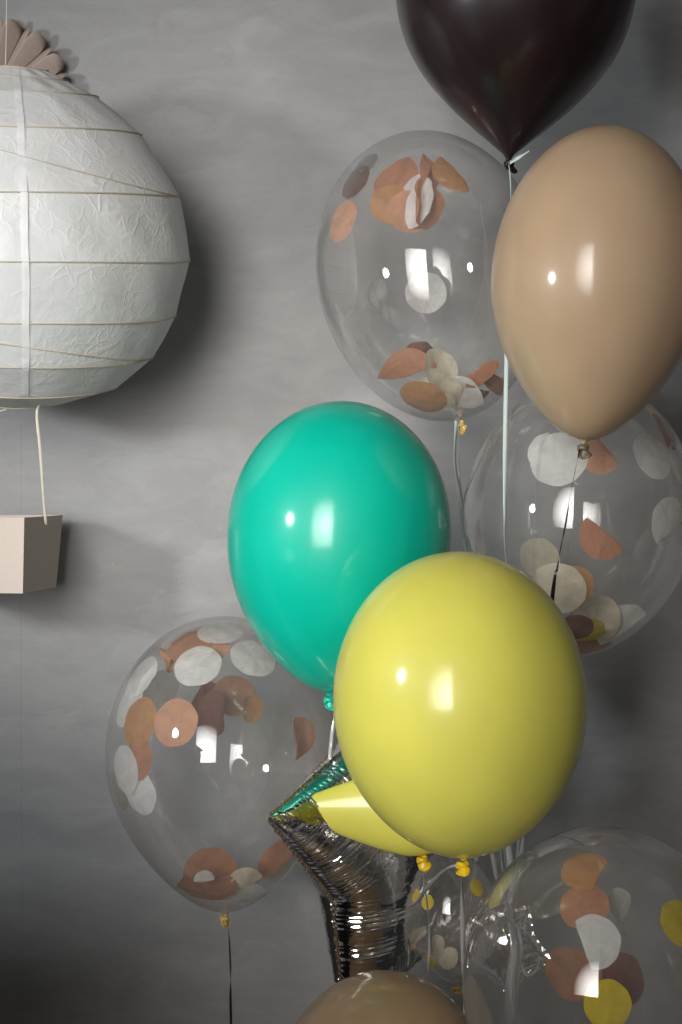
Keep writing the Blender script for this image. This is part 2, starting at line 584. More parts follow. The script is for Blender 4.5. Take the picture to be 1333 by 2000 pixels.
# ------------------------------------------------------------------ paper lantern
LY = 0.248
def lantern():
    C0 = P(35, 472, LY)
    root = empty('paper_lantern', C0)
    root.rotation_euler = (R(10.5), R(1.0), 0)
    tag(root, 'round white crumpled rice paper lantern with thin bamboo rings', 'lantern')
    prof = [(62, 324), (100, 305), (158, 276), (241, 208), (315, 92), (335, -30), (307, -140), (262, -222), (190, -284), (84, -316)]
    prof = [(px(r, LY), px(z, LY)) for r, z in prof]
    na = 160
    vs, fs, rows = [], [], []
    for i in range(len(prof) - 1):
        (ra, za), (rb, zb) = prof[i], prof[i + 1]
        k = 12
        for j in range(k + (1 if i == len(prof) - 2 else 0)):
            t = j / k
            rows.append((ra + (rb - ra) * t, za + (zb - za) * t, math.sin(math.pi * t)))
    rnd = random.Random(3)
    ph = [(rnd.uniform(0, 6.28), rnd.randint(2, 22), rnd.uniform(0, 60)) for _ in range(26)]
    for (r, z, s) in rows:
        for k in range(na):
            a = 2 * math.pi * k / na
            d = 0
            for (p, f, g) in ph:
                d += math.sin(f * a + p + g * z)
            d = d / 5.0 * 0.0011 * s + 0.0008 * s
            vs.append(((r + d) * math.cos(a), (r + d) * math.sin(a), z + 0.4 * d))
    for i in range(len(rows) - 1):
        for k in range(na):
            l = (k + 1) % na
            fs.append((i * na + k, i * na + l, (i + 1) * na + l, (i + 1) * na + k))
    link('shade', mesh(vs, fs), M_PAPER, root)
    # rings
    def surf(a, v):
        v = max(0, min(len(prof) - 1.0001, v))
        i = int(v); t = v - i
        r = prof[i][0] + (prof[i + 1][0] - prof[i][0]) * t
        z = prof[i][1] + (prof[i + 1][1] - prof[i][1]) * t
        return Vector(((r + 0.0010) * math.cos(a), (r + 0.0010) * math.sin(a), z))
    for i in range(len(prof)):
        pts = [surf(2 * math.pi * k / 120, i) + Vector((0, 0, 0.0012 * math.sin(3 * 2 * math.pi * k / 120 + i))) for k in range(120)]
        link('bamboo_ring', tube_mesh(pts, 0.0010 if i else 0.0014, 6, True), M_WIRE, root)
    # two slanting turns of the spiral, meeting the rings at the right-hand edge
    for (v0, v1) in ((4.0, 3.02), (7.0, 6.12)):
        pts = [surf(-a, v0 + (v1 - v0) * ((1 - math.cos(min(math.pi, a * 1.25))) / 2)) for a in [math.pi * k / 90 for k in range(0, 91)]]
        link('bamboo_ring', tube_mesh(pts, 0.0010, 6), M_WIRE, root)
    # glued vertical seam
    vs, fs = [], []
    ac = R(-76.4)
    n = 0
    for i in range(len(prof) - 1):
        for j in range(8):
            v = i + j / 8
            p = surf(ac, v)
            rr = math.hypot(p.x, p.y)
            hw = 0.0045 / rr
            for s in (-1, -0.33, 0.33, 1):
                q = surf(ac + s * hw + 0.0005 * math.sin(5 * v) / rr, v)
                q = Vector((q.x, q.y, 0)) * (1 + 0.0009 / rr) + Vector((0, 0, q.z))
                vs.append(q)
            n += 1
    for i in range(n - 1):
        for s in range(3):
            fs.append((i * 4 + s, i * 4 + s + 1, i * 4 + s + 5, i * 4 + s + 4))
    link('paper_seam', mesh(vs, fs), M_SEAM, root)
    # wire hook below
    zb = prof[-1][1]
    hk = [Vector((-0.05, -0.045, zb - 0.001)), Vector((-0.034, -0.05, zb - 0.006)), Vector((-0.022, -0.053, zb - 0.0065)), Vector((-0.009, -0.055, zb - 0.003))]
    link('wire_hook', tube_mesh(smooth_path(hk, 18), 0.0009, 6), M_SEAM, root)
lantern()

# hanging thread of the lantern
o = link('thread', tube_mesh([P(14, -120, LY - 0.0), P(13, 60, LY - 0.01), P(12, 100, LY - 0.015), P(10, 150, LY - 0.02)], 0.0006, 6), M_CORD)
tag(o, 'thin pale thread rising from the top of the paper lantern', 'thread')

def strip(name, pts, width, tw0, tw1, mat, n=60, wobble=0.0, label=None, group=None, cat='ribbon', thick=0.00025):
    path = smooth_path(pts, n)
    vs, fs = [], []
    m = len(path)
    for i, p in enumerate(path):
        a = path[max(0, i - 1)]; b = path[min(m - 1, i + 1)]
        t = (b - a).normalized()
        side = t.cross(Vector((0, -1, 0)))
        if side.length < 1e-3: side = Vector((1, 0, 0))
        side.normalize()
        nn = side.cross(t)
        f = i / (m - 1)
        ang = tw0 + (tw1 - tw0) * f + wobble * math.sin(9 * f + tw0)
        wv = side * math.cos(ang) + nn * math.sin(ang)
        w_ = width(f) if callable(width) else width
        vs.append(p - wv * w_ / 2)
        vs.append(p + nn * 0.0)
        vs.append(p + wv * w_ / 2)
    for i in range(m - 1):
        for s in (0, 1):
            fs.append((i * 3 + s, i * 3 + s + 1, i * 3 + s + 4, i * 3 + s + 3))
    o = link(name, mesh(vs, fs), mat)
    md = o.modifiers.new('thick', 'SOLIDIFY')
    md.thickness = thick
    if label:
        tag(o, label, cat, group)
    return o

strip('cord', [P(78, 792, 0.20), P(73, 812, 0.195), P(79, 880, 0.22), P(85, 960, 0.26), P(90, 1025, 0.30)], 0.0042, 0.6, -0.3, M_CORD, 50, 0.2,
      'flat cream cord running down from the lantern to the card box', cat='cord')

# ------------------------------------------------------------------ card box (basket)
def basket():
    # front right edge nearest, side panel receding to the right, tapered to the foot
    yf = 0.24
    ft = P(48, 1011, yf); fb = P(45, 1159, yf)
    ys = yf + 0.20
    bt = P(123, 1006, ys); bb = P(110, 1147, ys - 0.005)
    # left front corner out of frame
    side = (bt - ft); side.z = 0
    lt = ft + Vector((-0.19, 0.02, 0)); lb = fb + Vector((-0.175, 0.018, 0))
    blt = lt + (bt - ft) ; blb = lb + (bb - fb)
    root = empty('card_box', (lb + fb + bb + blb) / 4)
    tag(root, 'open tapered blush card box hanging by a cord under the paper lantern', 'box')
    inv = Matrix.Translation(-root.location)
    def panel(name, q, th=0.0012):
        me = mesh([inv @ v for v in q], [(0, 1, 2, 3)])
        bm = bmesh.new(); bm.from_mesh(me)
        bmesh.ops.subdivide_edges(bm, edges=bm.edges, cuts=4, use_grid_fill=True)
        bm.to_mesh(me); bm.free()
        o = link(name, me, M_CARD, root, smooth=False)
        md = o.modifiers.new('thick', 'SOLIDIFY'); md.thickness = th
        md.offset = -1
    panel('front_panel', [lb, fb, ft, lt])
    panel('side_panel', [fb, bb, bt, ft])
    panel('back_panel', [bb, blb, blt, bt])
    panel('side_panel', [blb, lb, lt, blt])
    up = Vector((0, 0, 0.002))
    panel('bottom_panel', [blb + up, bb + up, fb + up, lb + up])
basket()

# ------------------------------------------------------------------ balloons
BAL = {}
def kn_rot(key):
    return -1.0 + 2.0 * ((ord(key) * 37) % 100) / 100.0
def balloon(key, label, c, y, a, ht, hb, tilt, k, m, mat, kmat, group=None, pitch=0.0, knot=1.0, name='balloon', flat=1.0, knot_at=None):
    C0 = P(c[0], c[1], y)
    a, ht, hb = px(a, y), px(ht, y), px(hb, y)
    root = empty(name, C0)
    tag(root, label, 'balloon', group)
    rot = Matrix.Rotation(R(-tilt), 4, 'Y') @ Matrix.Rotation(R(pitch), 4, 'X')   # tilt > 0: foot swings right
    root.rotation_euler = rot.to_euler()
    root.rotation_euler = rot.to_euler()
    seg, rings = 96, 72
    prof = []
    for i in range(1, rings + 1):
        th = math.pi * i / (rings + 1)
        z = math.cos(th)
        if z >= 0:
            r = a * math.sin(th); zz = ht * z
        else:
            u = -z
            r = a * math.sqrt(max(0, 1 - u * u)) * (1 - k * u ** m); zz = -hb * u
        prof.append((r, zz))
    # neck
    neck = 0.0042 * knot
    while prof and prof[-1][0] < neck * 1.5 and prof[-1][1] < 0:
        prof.pop()
    prof.append((neck, -hb - 0.001))
    prof.append((neck * 0.8, -hb - 0.004 * knot))
    vs = [(0, 0, ht)]
    for (r, z) in prof:
        for s in range(seg):
            A = 2 * math.pi * s / seg
            vs.append((r * math.cos(A), r * math.sin(A) * flat, z))
    fs = [(0, 1 + s, 1 + (s + 1) % seg) for s in range(seg)]
    for i in range(len(prof) - 1):
        for s in range(seg):
            t = (s + 1) % seg
            p, q = 1 + i * seg, 1 + (i + 1) * seg
            fs.append((p + s, q + s, q + t, p + t))
    me = mesh(vs, fs)
    link('body', me, mat, root)
    # knot: a tied lump, a stub and the rolled lip
    zk = -hb - 0.006 * knot
    kparts = []
    pts = []
    for i in range(26):
        t = i / 25
        A = t * 2 * math.pi * 1.6
        pts.append(Vector((0.0042 * math.cos(A), 0.0040 * math.sin(A), zk - 0.001 - 0.0045 * t)) * 1.0)
    kn = link('knot', tube_mesh(pts, 0.0030 * knot, 8), kmat, root)
    kn.matrix_basis = (Matrix.Translation((0, 0, -hb)) @ Matrix.Rotation(kn_rot(key), 4, 'Z') @ Matrix.Rotation(0.35 * math.sin(ord(key)), 4, 'X') @ Matrix.Translation((0, 0, hb)))
    if knot_at:      # the knot is placed on the underside of this one
        loc = rot.inverted() @ (P(knot_at[0], knot_at[1], y) - C0)
        kn.matrix_basis = Matrix.Translation(loc) @ rot.inverted() @ Matrix.Translation((0, 0, hb))
    lp = []
    for i in range(24):
        A = 2 * math.pi * i / 24
        lp.append(Vector((0.0028 + 0.0068 * math.cos(A) * knot, 0.0031 * math.sin(A) - 0.001 + 0.0008 * math.sin(3 * A), zk - 0.0104 * knot + 0.0045 * math.sin(A) * knot + 0.0010 * math.sin(2 * A + ord(key)))))
    lip = link('rolled_lip', tube_mesh(lp, 0.0016 * knot, 8, True), kmat, kn)
    # flared stub between the knot and the lip
    vs, fs = [], []
    n = 20
    for (r, z) in ((0.0026, zk - 0.001), (0.0034, zk - 0.006), (0.0068, zk - 0.0102 * knot)):
        for s in range(n):
            A = 2 * math.pi * s / n
            vs.append((0.0024 + r * math.cos(A), 0.45 * r * math.sin(A) - 0.001, z + (0.0045 * math.sin(A) * knot if r > 0.006 else 0)))
    for i in range(2):
        for s in range(n):
            t = (s + 1) % n
            fs.append((i * n + s, i * n + t, (i + 1) * n + t, (i + 1) * n + s))
    link('stub', mesh(vs, fs), kmat, kn)
    Mw = Matrix.Translation(C0) @ rot
    wv = [Mw @ v.co for v in me.vertices]
    bvh = BVHTree.FromPolygons(wv, [tuple(p.vertices) for p in me.polygons])
    BAL[key] = dict(M=Mw, bvh=bvh, c=C0, foot=(P(knot_at[0], knot_at[1] + 18, y) if knot_at else Mw @ Vector((0, 0, zk - 0.008))), y=y)
    return root

GC = 'clear confetti balloons'
balloon('A', 'clear confetti balloon under the dark brown balloon', (841, 527), 0.20, 223, 274, 302, 9.5, 0.05, 2, M_CLEAR, M_CKNOT, GC, pitch=-10)
balloon('C', 'clear confetti balloon just under the tan balloon, beside the green balloon', (1130, 1008), 0.13, 226, 268, 280, -8, 0.12, 2, M_CLEAR, M_CKNOT, GC, pitch=-4)
balloon('F', 'clear confetti balloon at lower left, beside the silver foil star', (437, 1472), 0.20, 229, 268, 304, 1, 0.27, 2.0, M_CLEAR, M_CKNOT, GC, pitch=-4)
balloon('I', 'largest clear confetti balloon, in the lower right corner', (1182, 1928), -0.22, 278, 310, 330, 0, 0.15, 2, M_CLEAR, M_CKNOT, GC)
balloon('J', 'small clear confetti balloon under the two yellow knots', (885, 1796), 0.05, 88, 134, 124, 3, 0.3, 2, M_CLEAR, M_CKNOT, GC, knot=0.7)

balloon('K', 'dark brown, nearly black balloon at the top of the bunch', (1008, -55), 0.06, 236, 300, 362, -2.2, 0.76, 3.3, M_BLACK, M_BLACK)
balloon('B', 'tan balloon over the right-hand clear balloon', (1168, 545), -0.12, 208, 298, 316, -5, 0.27, 2.0, M_TAN, M_GKNOT)
balloon('E', 'glossy green balloon behind the yellow balloon', (663, 1040), 0.0, 218, 257, 313, -3.5, 0.25, 3, M_GREEN, M_GREEN)
balloon('D', 'large glossy yellow balloon in front of the green balloon', (898, 1367), -0.25, 247, 290, 306, 1.5, 0.10, 3, M_YELLOW, M_YKNOT)
balloon('G', 'yellow balloon form tapering left behind the large yellow one, also standing in for its reflection in the foil star', (798, 1584), -0.047, 88, 120, 236, -91.5, 0.62, 1.15, M_YELLOW, M_YKNOT, flat=0.5, knot_at=(825, 1664))  # balloon form also stands in for yellow reflected in the foil
balloon('H', 'browner tan balloon at the bottom edge in front of the foil star', (752, 2153), -0.15, 217, 251, 290, 0, 0.2, 2, M_MOCHA, M_MOCHA)

# ------------------------------------------------------------------ foil stars
def star_mesh(Rt, rt, H, npt=5, nphi=1300, nf=80, lam=0.0068, amp=0.0022, L=0.042, seed=1, rot0=0.0):
    rnd = random.Random(seed)
    V = []
    for i in range(2 * npt):
        a = rot0 + math.pi * i / npt
        r = Rt if i % 2 == 0 else rt
        V.append((r * math.cos(a), r * math.sin(a)))
    V = np.array(V)
    # Poisson inflation on a grid
    g = 170
    ext = Rt * 1.03
    xs = np.linspace(-ext, ext, g)
    X, Y = np.meshgrid(xs, xs, indexing='ij')
    PH = (np.arctan2(Y, X) - rot0) % (2 * math.pi)
    RR = np.hypot(X, Y)
    def bound(ph):
        """radius of the outline at angle ph (relative to rot0)"""
        sec = math.pi / npt
        i = np.floor(ph / sec).astype(int) % (2 * npt)
        t = ph - np.floor(ph / sec) * sec
        t = np.where(i % 2 == 0, t, sec - t)       # angle from the tip
        # line from tip (Rt,0) to inner (rt at sec)
        x1, y1 = rt * math.cos(sec), rt * math.sin(sec)
        dx, dy = x1 - Rt, y1
        # solve (Rt + s dx) sin t - s dy cos t = 0
        s = Rt * np.sin(t) / (dy * np.cos(t) - dx * np.sin(t))
        return np.hypot(Rt + s * dx, s * dy)
    inside = RR < bound(PH)
    u = np.zeros_like(X)
    h2 = (xs[1] - xs[0]) ** 2
    for _ in range(5000):
        n_ = np.zeros_like(u)
        n_[1:-1, 1:-1] = 0.25 * (u[2:, 1:-1] + u[:-2, 1:-1] + u[1:-1, 2:] + u[1:-1, :-2] + h2)
        u = np.where(inside, n_, 0)
    u = u / u.max()
    # polar mesh
    ph = np.linspace(0, 2 * math.pi, nphi, endpoint=False)
    # cluster samples so that tips get their share
    b = bound(ph)
    f = np.linspace(0, 1, nf) ** 0.8
    PX = (b[:, None] * f[None, :]) * np.cos(ph + rot0)[:, None]
    PY = (b[:, None] * f[None, :]) * np.sin(ph + rot0)[:, None]
    # bilinear
    gx = np.clip((PX + ext) / (2 * ext) * (g - 1), 0, g - 1.001)
    gy = np.clip((PY + ext) / (2 * ext) * (g - 1), 0, g - 1.001)
    ix, iy = gx.astype(int), gy.astype(int)
    fx, fy = gx - ix, gy - iy
    U = (u[ix, iy] * (1 - fx) * (1 - fy) + u[ix + 1, iy] * fx * (1 - fy) + u[ix, iy + 1] * (1 - fx) * fy + u[ix + 1, iy + 1] * fx * fy)
    # distance to the outline and arc length
    best = np.full(PX.shape, 1e9); arc = np.zeros(PX.shape); s0 = 0
    for i in range(2 * npt):
        p = V[i]; q = V[(i + 1) % (2 * npt)]
        e = q - p; Ln = math.hypot(*e)
        t = np.clip(((PX - p[0]) * e[0] + (PY - p[1]) * e[1]) / Ln ** 2, 0, 1)
        d = np.hypot(PX - p[0] - t * e[0], PY - p[1] - t * e[1])
        m_ = d < best
        best = np.where(m_, d, best); arc = np.where(m_, s0 + t * Ln, arc)
        s0 += Ln
    U = np.maximum(U, 0)
    base = np.sqrt(U)
    edge = np.clip(best / 0.006, 0, 1)
    k1 = 2 * math.pi / lam
    cre = np.zeros_like(arc)
    wob = 1.0 * np.sin(arc * 31 + seed) + 0.7 * np.sin(arc * 83 + 2 * seed) + 0.5 * np.sin(arc * 307)
    depth = L * (1 + 0.45 * np.sin(arc * 63 + 1.3 * seed) + 0.25 * np.sin(arc * 171))
    ridge = 1 - np.abs(np.sin(0.5 * k1 * arc + wob)) ** 0.8 * 1.6
    cre = ridge * amp * (0.8 + 0.45 * np.sin(arc * 137 + seed)) * np.exp(-(best / depth) ** 2) * np.sqrt(edge)
    cre += 0.0007 * np.sin(0.21 * k1 * arc) * np.exp(-(best / (1.6 * L)) ** 2) * edge
    verts, faces = [], []
    for side in (1, -1):
        Z = side * (base * H + cre)
        Z[:, -1] = 0
        vs = np.stack([PX, PY, Z], -1)
        off = len(verts)
        verts += [tuple(v) for v in vs.reshape(-1, 3)]
        for i in range(nphi):
            j = (i + 1) % nphi
            for r in range(nf - 1):
                a_, b_, c_, d_ = off + i * nf + r, off + i * nf + r + 1, off + j * nf + r + 1, off + j * nf + r
                if r == 0:
                    fc = (a_, b_, c_)
                else:
                    fc = (a_, b_, c_, d_)
                faces.append(fc if side == 1 else fc[::-1])
    body = mesh(verts, faces)
    # welded flange
    fv, ff = [], []
    npn = 900
    # walk along outline
    per = []
    tot = s0
    acc = 0
    for i in range(2 * npt):
        p = V[i]; q = V[(i + 1) % (2 * npt)]
        e = q - p; Ln = math.hypot(*e)
        nn = (e[1] / Ln, -e[0] / Ln)
        k = int(npn * Ln / tot)
        for j in range(k):
            t = j / k
            per.append((p[0] + e[0] * t, p[1] + e[1] * t, nn, acc + t * Ln))
        acc += Ln
    n = len(per)
    nrm = []
    for i in range(n):
        a_ = np.array(per[(i - 3) % n][2]); b_ = np.array(per[(i + 3) % n][2])
        v = a_ + b_; v = v / np.linalg.norm(v); nrm.append(v)
    for i in range(n):
        x, y, _, s = per[i]
        v = nrm[i]
        z = 0.0016 * math.sin(k1 * s * 0.9) + 0.001 * math.sin(s * 260)
        for q in (-0.002, 0.0015, 0.004 + 0.0005 * math.sin(s * 333)):
            zz = z * max(0, q) / 0.006
            fv.append((x + v[0] * q, y + v[1] * q, zz))
    for i in range(n):
        j = (i + 1) % n
        for r in range(2):
            ff.append((i * 3 + r, j * 3 + r, j * 3 + r + 1, i * 3 + r + 1))
    return body, mesh(fv, ff)

def foil_star(label, c, y, Rt, rt, H, tip_ang, alpha, beta=0, name='foil_star_balloon', seed=1, **kw):
    C0 = P(c[0], c[1], y)
    root = empty(name, C0)
    tag(root, label, 'foil balloon')
    ex = Vector((math.cos(R(alpha)), math.sin(R(alpha)), 0))
    ez = Vector((0, 0, 1))
    en = ex.cross(ez)          # faces the camera side, to the right for alpha > 0
    M = Matrix((ex, ez, en)).transposed()
    M = M @ Matrix.Rotation(R(beta), 3, 'X')
    root.rotation_euler = M.to_euler()
    body, fl = star_mesh(px(Rt, y), px(rt, y), px(H, y), rot0=R(tip_ang), seed=seed, **kw)
    b = link('body', body, M_FOIL, root)
    s = link('welded_seam', fl, M_FOIL, root)
    md = s.modifiers.new('thick', 'SOLIDIFY'); md.thickness = 0.0002
    return root

foil_star('shiny silver foil star balloon with puckered seams below the large yellow balloon', (800, 1612), 0.11, 390, 244, 116, 170, 47)
foil_star('small crinkled silver foil balloon seen through the big clear balloon', (985, 1850), 0.16, 92, 62, 45, 60, -15, seed=5, nphi=500, nf=40, lam=0.011, amp=0.0008, L=0.02, name='foil_balloon')

# ------------------------------------------------------------------ ribbons
def nearpath(lst):
    return [P(a, b, c) for a, b, c in lst]
GR = 'curling ribbons of the balloons'
TIE = (1000, 1800, 0.12)
strip('ribbon', [BAL['K']['foot'] + Vector((0, -0.004, 0.004))] + nearpath([(998, 380, 0.04), (994, 520, 0.03), (990, 690, 0.0), (987, 850, -0.02), (987, 1000, -0.04), (990, 1110, -0.02), (1020, 1500, 0.06), TIE]),
      lambda f: 0.0052, 0.9, 0.2, M_RMINT, 90, 0.9, 'pale ribbon falling from the dark brown balloon past the right-hand clear balloon', GR)
strip('ribbon', nearpath([(996, 318, 0.045), (1012, 308, 0.035), (1034, 294, 0.03)]), 0.0055, 0.4, 1.0, M_RMINT, 20, 0.2,
      'short cut ribbon end at the knot of the dark brown balloon', GR)
strip('ribbon', [BAL['A']['foot'] + Vector((-0.004, -0.006, 0.010))] + nearpath([(889, 900, 0.14), (899, 970, 0.14), (907, 1040, 0.12), (914, 1100, 0.10), (960, 1450, 0.10), TIE]),
      0.0062, 0.3, 1.3, M_RMINT, 80, 0.6, 'pale mint ribbon from the amber knot of the upper clear balloon', GR)
strip('ribbon', [BAL['A']['foot'] + Vector((-0.001, -0.006, 0.008))] + nearpath([(897, 920, 0.15), (906, 1000, 0.15), (920, 1080, 0.13), (965, 1450, 0.11), TIE]),
      0.0030, 0.9, -0.6, M_RWHITE, 80, 0.5, 'narrow white ribbon beside the mint one, above the large yellow balloon', GR)
strip('ribbon', [BAL['B']['foot'] + Vector((-0.003, -0.002, 0.006))] + nearpath([(1127, 905, -0.125), (1114, 970, -0.12), (1106, 1020, -0.12), (1096, 1070, -0.12), (1089, 1110, -0.12), (1080, 1160, -0.12), (1040, 1500, -0.02), TIE]),
      lambda f: 0.0016 + 0.0042 * abs(math.sin(7.0 * f * math.pi / 1.6)), 0.4, 3.2, M_RDARK, 120, 0.7, 'dark metallic ribbon hanging from the knot of the upper tan balloon', GR)
strip('ribbon', [BAL['F']['foot'] + Vector((0.002, -0.002, 0.004))] + nearpath([(448, 1830, 0.19), (451, 1900, 0.18), (451, 1960, 0.18), (453, 2060, 0.18)]),
      0.0036, 0.9, 2.6, M_RDARK, 60, 0.7, 'dark thin ribbon under the lower left clear balloon', GR)
strip('ribbon', [BAL['E']['foot'] + Vector((0.002, -0.002, 0.0))] + nearpath([(654, 1400, 0.0), (648, 1440, 0.0), (645, 1500, 0.02), (660, 1560, 0.03), (700, 1700, 0.12)]),
      0.0045, 1.2, -0.4, M_RSILVER, 60, 0.7, 'silver ribbon below the green balloon', GR)
# two ribbons of the large yellow balloon
strip('ribbon', [BAL['D']['foot'] + Vector((-0.002, -0.001, 0.004))] + nearpath([(903, 1740, -0.22), (904, 1800, -0.20), (905, 1870, -0.18), (909, 1960, -0.16), (912, 2060, -0.14)]),
      lambda f: 0.0050, 1.2, -0.3, M_RGREY, 60, 0.5, 'smoky translucent ribbon hanging straight down from the large yellow balloon', GR)
strip('ribbon', [BAL['D']['foot'] + Vector((-0.002, -0.001, 0.004))] + nearpath([(880, 1695, -0.24), (856, 1712, -0.2), (832, 1738, -0.16), (812, 1765, -0.12), (800, 1770, -0.1)]),
      0.0058, 0.2, 0.5, M_RGREY, 50, 0.2, 'short smoky ribbon arching left from the large yellow knot', GR)
strip('ribbon', [BAL['G']['foot'] + Vector((0, -0.002, 0.004))] + nearpath([(829, 1720, -0.05), (834, 1760, -0.04), (838, 1800, -0.03), (838, 1860, -0.01), (832, 1930, 0.0)]),
      0.0040, 0.8, 2.2, M_RGREY, 50, 0.4, 'thin smoky ribbon under the knot of the tapering yellow balloon form', GR)
# bunch behind the large yellow balloon
for (pts, wd, t0, t1, mt, lb) in (
    ([(945, 1580, 0.0), (962, 1660, 0.01), (974, 1720, 0.05), TIE], 0.0075, 0.3, 0.7, M_RSILVER, 'leftmost broad silver ribbon in the bunch right of the yellow knot'),
    ([(975, 1580, 0.12), (980, 1680, 0.11), (990, 1740, 0.12), TIE], 0.0022, 0.3, 1.7, M_RWHITE, 'hair-thin white ribbon in the bunch right of the yellow knot'),
    ([(985, 1560, 0.0), (993, 1650, 0.01), (1000, 1720, 0.05), TIE], 0.0075, -0.3, 0.5, M_RWHITE, 'broad white ribbon in the middle of the bunch'),
    ([(1012, 1560, 0.02), (1004, 1660, 0.03), (1003, 1740, 0.08), TIE], 0.0050, 1.0, 2.4, M_RSILVER, 'narrow twisted silver ribbon in the bunch'),
    ([(1032, 1560, 0.03), (1022, 1650, 0.03), (1010, 1740, 0.08), TIE], 0.0070, 0.2, 0.6, M_RSILVER, 'rightmost silver ribbon in the bunch, by the big clear balloon'),
    ([TIE, (1006, 1850, 0.11), (998, 1920, 0.11), (996, 2000, 0.11), (996, 2080, 0.11)], 0.0130, 0.3, 0.1, M_RGREY, 'wide smoky ribbon tail hanging below the tie point'),
    ([TIE, (1018, 1840, 0.12), (1012, 1900, 0.12), (1004, 1990, 0.12), (1002, 2080, 0.12)], 0.0060, -0.3, 0.9, M_RSILVER, 'narrow silver ribbon tail hanging below the tie point'),
    ([TIE, (1030, 1820, 0.10), (1052, 1850, 0.09), (1050, 1890, 0.10), (1030, 1905, 0.12), (1018, 1880, 0.13)], 0.0040, 0.8, 2.9, M_RSILVER, 'curled silver ribbon end looping right of the tie point'),
    ([TIE, (980, 1780, 0.10), (958, 1792, 0.08), (944, 1830, 0.08), (950, 1870, 0.10), (966, 1850, 0.12)], 0.0040, 0.6, 2.5, M_RSILVER, 'curled silver ribbon end looping left of the tie point'),
    ):
    strip('ribbon', nearpath(pts), wd, t0, t1, mt, 50, 0.3, lb, GR)

# ------------------------------------------------------------------ confetti
def disc(r, rings=7, seg=40, rnd=None):
    vs = [(0, 0)]
    ph = rnd.uniform(0, 6.28)
    for i in range(1, rings + 1):
        for s in range(seg):
            A = 2 * math.pi * s / seg
            rr = r * i / rings * (1 + (0.012 * math.sin(5 * A + ph) + 0.010 * math.sin(9 * A + 2 * ph)) * (i / rings) ** 2)
            vs.append((rr * math.cos(A), rr * math.sin(A)))
    fs = [(0, 1 + s, 1 + (s + 1) % seg) for s in range(seg)]
    for i in range(rings - 1):
        for s in range(seg):
            t = (s + 1) % seg
            fs.append((1 + i * seg + s, 1 + (i + 1) * seg + s, 1 + (i + 1) * seg + t, 1 + i * seg + t))
    return vs, fs

CC = Vector((0, -CAM_D, 0))
conf_i = 0
def confetti(bal, cx, cy, rp, where, mat, label, fold=None, foldpos=0.25, bend=0.0, bdir=0, n=None, lift=0.0, shear=None):
    """where: 'f' on the near inner wall, 'b' on the far inner wall, or a number 0..1 between them (loose);
    fold = direction in degrees in which a flap is folded over; n = normal of a loose disc."""
    global conf_i
    conf_i += 1
    rnd = random.Random(conf_i * 13)
    B = BAL[bal]
    d = (P(cx, cy, 0) - CC).normalized()
    h1, n1, _, d1 = B['bvh'].ray_cast(CC, d)
    if h1 is None:
        q, nq, _, _ = B['bvh'].find_nearest(P(cx, cy, B['y']))
        h1 = h2 = q; n1 = n2 = nq
    else:
        h2, n2, _, d2 = B['bvh'].ray_cast(h1 + d * 0.001, d)
        if h2 is None: h2, n2 = h1, n1
    r = rp / FPX * (CAM_D + B['y'])
    stuck = isinstance(where, str)
    if stuck:
        p, nn = (h1, n1) if where == 'f' else (h2, n2)
        nn = (p - B['c']).normalized() * 0.3 + (nn if nn.dot(p - B['c']) > 0 else -nn)
        nn.normalize()
    else:
        p = h1.lerp(h2, where)
        nn = Vector(n).normalized() if n else Vector((0, -1, 0.2)).normalized()
    # axes: u to the right, v up as seen from the camera
    u = Vector((1, 0, 0)); u = (u - nn * u.dot(nn))
    if u.length < 0.1: u = Vector((0, 1, 0)) - nn * nn.y
    u.normalize()
    v = nn.cross(u)
    if v.z < 0: v = -v
    vs2, fs = disc(r, rnd=rnd)
    out = []
    bd = R(bdir)
    for (a, b) in vs2:
        hgt = 0.0
        if fold is not None:
            fx, fy = math.cos(R(fold)), math.sin(R(fold))
            t = a * fx + b * fy
            lim = foldpos * r
            if t > lim:
                over = t - lim
                a -= fx * over * 1.85; b -= fy * over * 1.85
                hgt = -0.0015 - 0.35 * over
        if bend:
            t = a * math.cos(bd) + b * math.sin(bd)
            s_ = t * bend / r
            hgt -= (1 - math.cos(s_)) * r / bend
            t2 = math.sin(s_) * r / bend
            a += (t2 - t) * math.cos(bd); b += (t2 - t) * math.sin(bd)
        hgt += 0.0010 * math.sin(190 * a + conf_i) * math.sin(160 * b + 2 * conf_i)
        if not stuck:
            hgt += 0.075 * r * math.sin(2.1 * a / r + conf_i * 1.7) * math.sin(1.6 * b / r + conf_i) + 0.05 * r * math.sin(4.3 * a / r - 3.1 * b / r + conf_i)
        w3 = p + u * a + v * b
        if stuck:
            q, nq, _, _ = B['bvh'].find_nearest(w3)
            nq = nq if nq.dot(q - B['c']) > 0 else -nq
            # tilt outward fade: let it cling
            out.append(q - nq * (0.0022 + lift + max(0, -hgt) + 0.0008 * math.sin(conf_i)))
        else:
            w3 = w3 + nn * (-hgt if True else 0)
            q, nq, _, _ = B['bvh'].find_nearest(w3)
            no = nq if nq.dot(q - B['c']) > 0 else -nq
            if (w3 - q).dot(no) > -0.002:      # keep inside the balloon
                w3 = q - no * (0.0025 + 0.0006 * (conf_i % 4))
            out.append(w3)
    c0 = sum(out, Vector()) / len(out)
    me = mesh([q - c0 for q in out], fs)
    o = link('confetti', me, mat)
    o.location = c0
    md = o.modifiers.new('sub', 'SUBSURF'); md.levels = 1; md.render_levels = 1
    tag(o, label, 'confetti', 'tissue confetti discs in the clear balloons')
    return o

